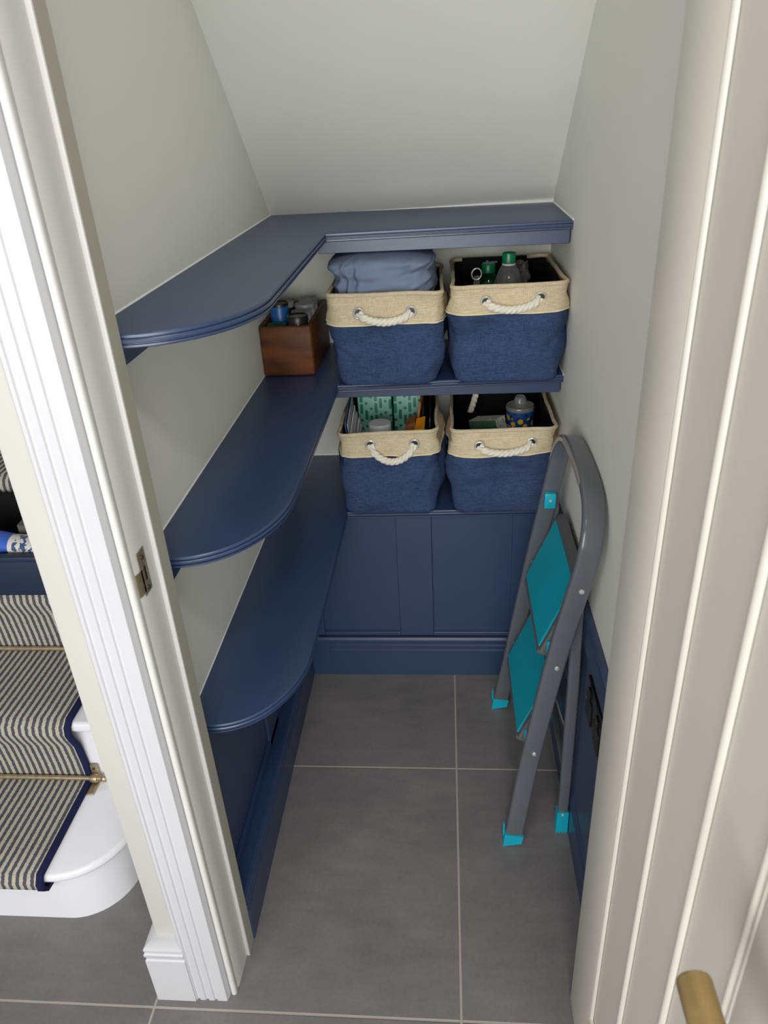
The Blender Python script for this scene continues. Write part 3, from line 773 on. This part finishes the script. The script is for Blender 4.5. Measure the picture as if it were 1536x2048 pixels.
# ------------------------------------------------------------------ socket on the right wall
so = thing('wall_socket', 'black nickel double socket on the navy panelling', 'socket', (.272, 1.07, .49))
b = B(); bx(b, .266, .2735, 1.000, 1.146, .448, .536, .002); fpz = part('faceplate', b, 'black_nickel', so)
for y in (1.035, 1.111):
    b = B(); bx(b, .2635, .2665, y - .024, y + .024, .456, .505, .001, 1); part('insert', b, 'black', fpz)
    b = B(); bx(b, .2625, .2665, y - .010, y + .010, .510, .528, .001, 1); part('rocker_switch', b, 'black_nickel', fpz)
screw(fpz, (.266, 1.130, .492), '-x', .0035, 'steel')

# ------------------------------------------------------------------ stairs on the left
RZ = [.172, .362, .552, .742, .932]; RY = [.960, 1.195, 1.430, 1.665, 1.900, 2.135]
XS0, XS1 = -1.59, -.562
sc = thing('staircase', 'white painted stairs with a rounded bottom step', 'stairs', (-1.0, .96, 0))
for i, z in enumerate(RZ):
    zb_ = 0 if i == 0 else RZ[i - 1]
    if i == 0:
        def out(r, dy, c=(-.835, 1.080)):
            p = [(XS0, 1.2), (XS0, RY[0] - dy)]
            for k in range(17):
                a = -PI / 2 + PI / 2 * k / 16; p.append((c[0] + r * math.cos(a), c[1] + r * math.sin(a)))
            p.append((c[0] + r, 1.2)); return p
        b = B(); prism(b, out(.120, 0), 'z', .0, z - .028); part('riser', b, 'white_paint', sc, 30)
        b = B(); rings = []
        for dr, dz in ((.010, -.028), (.018, -.025), (.023, -.018), (.024, -.012), (.021, -.004), (.015, 0)):
            rings.append([(x, y, z + dz) for x, y in out(.120 + dr, dr)])
        loft(b, rings); part('tread', b, 'white_paint', sc, 50)
    else:
        b = B(); bx(b, XS0, XS1, RY[i], RY[i] + .02, 0 if i == 1 else zb_, z - .028); part('riser', b, 'white_paint', sc)
        b = B(); bx(b, XS0, XS1, RY[i] - .022, RY[i + 1], z - .028, z, .010, 4); part('tread', b, 'white_paint', sc, 50)
# runner
ru = thing('stair_runner', 'navy and cream striped carpet runner laid up the stairs', 'carpet', (-1.14, 1.2, .18))
pth = [(.956, .136), (.938, .138), (.929, .150), (.929, .163), (.936, .1745)]
for i in range(4):
    z, y = RZ[i], RY[i + 1]
    pth += [(RY[i] + .03, z + .0025), (y - .03, z + .0025), (y - .008, z + .004), (y - .004, z + .012), (y - .006, z + .06), (y - .012, z + .12), (y - .024, z + .150), (y - .030, z + .170), (y - .027, z + .184), (y - .014, z + .1925)]
def strip(x0, x1, th, lift=0):
    b = B(); rings = []
    P = [V((0, y, z)) for y, z in pth]
    for i, p in enumerate(P):
        t = (P[min(i + 1, len(P) - 1)] - P[max(i - 1, 0)]).normalized(); nn = V((0, -t.z, t.y))
        rings.append([(x0, p.y + nn.y * lift, p.z + nn.z * lift), (x1, p.y + nn.y * lift, p.z + nn.z * lift), (x1, p.y + nn.y * th, p.z + nn.z * th), (x0, p.y + nn.y * th, p.z + nn.z * th)])
    loft(b, rings); return b
part('carpet', strip(-1.435, -.849, .007), 'carpet', ru, 60)
for xa, xb in ((-1.449, -1.435), (-.849, -.836)): part('binding', strip(xa, xb, .009), 'carpet_border', ru, 60, 'navy binding')
for i in range(3):
    z, y = RZ[i] + .019, RY[i + 1] - .019
    t = thing('stair_rod', ['brass stair rod at the back of the bottom step', 'brass stair rod at the back of the second step', 'brass stair rod behind the navy crate'][i], 'stair rod', (-1.14, y, z))
    b = B(); tube(b, [(-1.468, y, z), (-.806, y, z)], .0058, 16); part('rod', b, 'antique', t)
    for xe, s in ((-.826, 1), (-1.450, -1)):
        b = B()
        bx(b, xe - .009, xe + .009, y + .008, y + .013, z - .006, z + .032, .002)
        bx(b, xe - .009, xe + .009, y - .034, y + .010, z - .018, z - .013, .002)
        lathe(b, (xe, y, z), [(.0095, -.008), (.0105, -.004), (.0105, .004), (.0095, .008)], 16, 'x')
        br = part('bracket', b, 'antique', t)
        screw(br, (xe, y + .008, z + .022), '-y', .003, 'dark_steel')
        b = B(); lathe(b, (xe + s * .024, y, z), [(.0, -.010), (.007, -.007), (.0095, -.001), (.008, .005), (.004, .009), (0, .010)], 16, 'x'); part('finial', b, 'antique', t)

# crate standing on the third step
cr = thing('stair_crate', 'navy wooden crate on the stairs with a black lining', 'crate', (-1.15, 1.52, RZ[2]))
cx0, cx1, cy0, cy1, cz0, cz1 = -1.36, -.86, 1.378, 1.632, RZ[2] + .012, .668
b = B()
bx(b, cx0, cx1, cy0, cy0 + .016, cz0, cz1, .002); bx(b, cx0, cx0 + .016, cy0 + .016, cy1, cz0, cz1 + .03, .002); bx(b, cx1 - .016, cx1, cy0 + .016, cy1, cz0, cz1 + .03, .002)
bx(b, cx0 + .016, cx1 - .016, cy1 - .016, cy1, cz0, cz1 + .03, .002); bx(b, cx0 + .016, cx1 - .016, cy0 + .016, cy1 - .016, cz0, cz0 + .012)
part('crate_body', b, 'crate_navy', cr)
b = B(); bx(b, cx0 - .003, cx1 + .003, cy0 - .004, cy0 + .018, cz1 - .012, cz1 + .002, .003); part('front_lip', b, 'crate_navy', cr)
b = B(); bx(b, cx0 + .018, cx1 - .018, cy1 - .030, cy1 - .018, cz0 + .02, cz1 + .050, .004); bx(b, cx0 + .018, cx0 + .03, cy0 + .04, cy1 - .03, cz0 + .02, cz1 + .045, .003); bx(b, cx1 - .03, cx1 - .018, cy0 + .04, cy1 - .03, cz0 + .02, cz1 + .045, .003)
part('lining', b, 'bin_black', cr, label='black lining')
b = B(); bx(b, cx0 + .03, cx1 - .03, cy0 + .02, cy1 - .03, cz0 + .014, cz0 + .05); part('lining_base', b, 'bin_black', cr)
wp = thing('wipes_packet', 'blue soft packet with a printed white end lying in the navy crate', 'packet', (-1.03, 1.45, cz1 - .03))
b = B(); rings = []
for i in range(15):
    u = i / 14; x = -1.16 + .145 * u; r = (.030 + .006 * math.sin(PI * u)) * (.7 + .3 * min(1, (1 - u) * 4)); 
    rings.append([(x, 1.438 + .030 * math.cos(a), cz1 + .004 + r * math.sin(a) * .85) for a in [2 * PI * k / 24 for k in range(24)]])
loft(b, rings); part('packet_body', b, 'blue_pack', wp, 60)
b = B(); rings = []
for i in range(7):
    u = i / 6; x = -1.016 + .062 * u; r = .0265 - .006 * u
    rings.append([(x, 1.436 + .030 * math.cos(a), cz1 + .001 + r * math.sin(a) * .85) for a in [2 * PI * k / 24 for k in range(24)]])
loft(b, rings); part('printed_end', b, 'print', wp, 60, 'white and blue printed end')
b = B(); hexa(b, [(-1.02, 1.47, cz1 - .04), (-.90, 1.47, cz1 - .04), (-.90, 1.50, cz1 - .04), (-1.02, 1.50, cz1 - .04), (-1.02, 1.475, cz1 + .030), (-.90, 1.475, cz1 + .022), (-.90, 1.50, cz1 + .024), (-1.02, 1.50, cz1 + .032)])
solo('grey_pouch', b, 'grey_bag', 'slate grey pouch behind the blue packet in the crate', 'pouch', (-.96, 1.485, cz1 - .03))

# ------------------------------------------------------------------ light
w = bpy.data.worlds.new('hall light'); bpy.context.scene.world = w; w.use_nodes = True
bg = w.node_tree.nodes['Background']; bg.inputs[0].default_value = (.985, .99, 1, 1); bg.inputs[1].default_value = .17
def area(name, loc, target, size, power, col, size_y=None):
    l = bpy.data.lights.new(name, 'AREA'); l.shape = 'RECTANGLE' if size_y else 'DISK'; l.size = size
    if size_y: l.size_y = size_y
    l.energy = power; l.color = col
    o = bpy.data.objects.new(name, l); C.objects.link(o); o.location = loc
    o.rotation_euler = (V(target) - V(loc)).to_track_quat('-Z', 'Y').to_euler()
area('ceiling_downlight', (.16, -.10, 2.40), (0, 1.2, .5), .22, 7, (1, .985, .96))
area('hall_window', (-.35, -1.35, 1.35), (-.1, 1.2, 1.1), 2.6, 76, (.985, .99, .985), 1.3)

# ------------------------------------------------------------------ camera
RW = [[0.99619746, -0.01252553, -0.08621915], [0.06982659, -0.47705058, 0.87609759], [-0.05210448, -0.87878658, -0.47436196]]
cam = bpy.data.cameras.new('camera'); co = bpy.data.objects.new('camera', cam); C.objects.link(co)
cam.sensor_fit = 'VERTICAL'; cam.sensor_height = 36; cam.sensor_width = 27; cam.lens = 1493.06 * 36 / 2048
cam.clip_start = .02
co.matrix_world = Matrix([[RW[i][0], -RW[i][1], -RW[i][2], (0, 0, 1.52)[i]] for i in range(3)] + [[0, 0, 0, 1]])
cam.dof.use_dof = True; cam.dof.focus_distance = 1.75; cam.dof.aperture_fstop = 11
s = bpy.context.scene; s.camera = co
s.view_settings.view_transform = 'Standard'; s.view_settings.look = 'None'; s.view_settings.exposure = .0; s.view_settings.gamma = 1.08
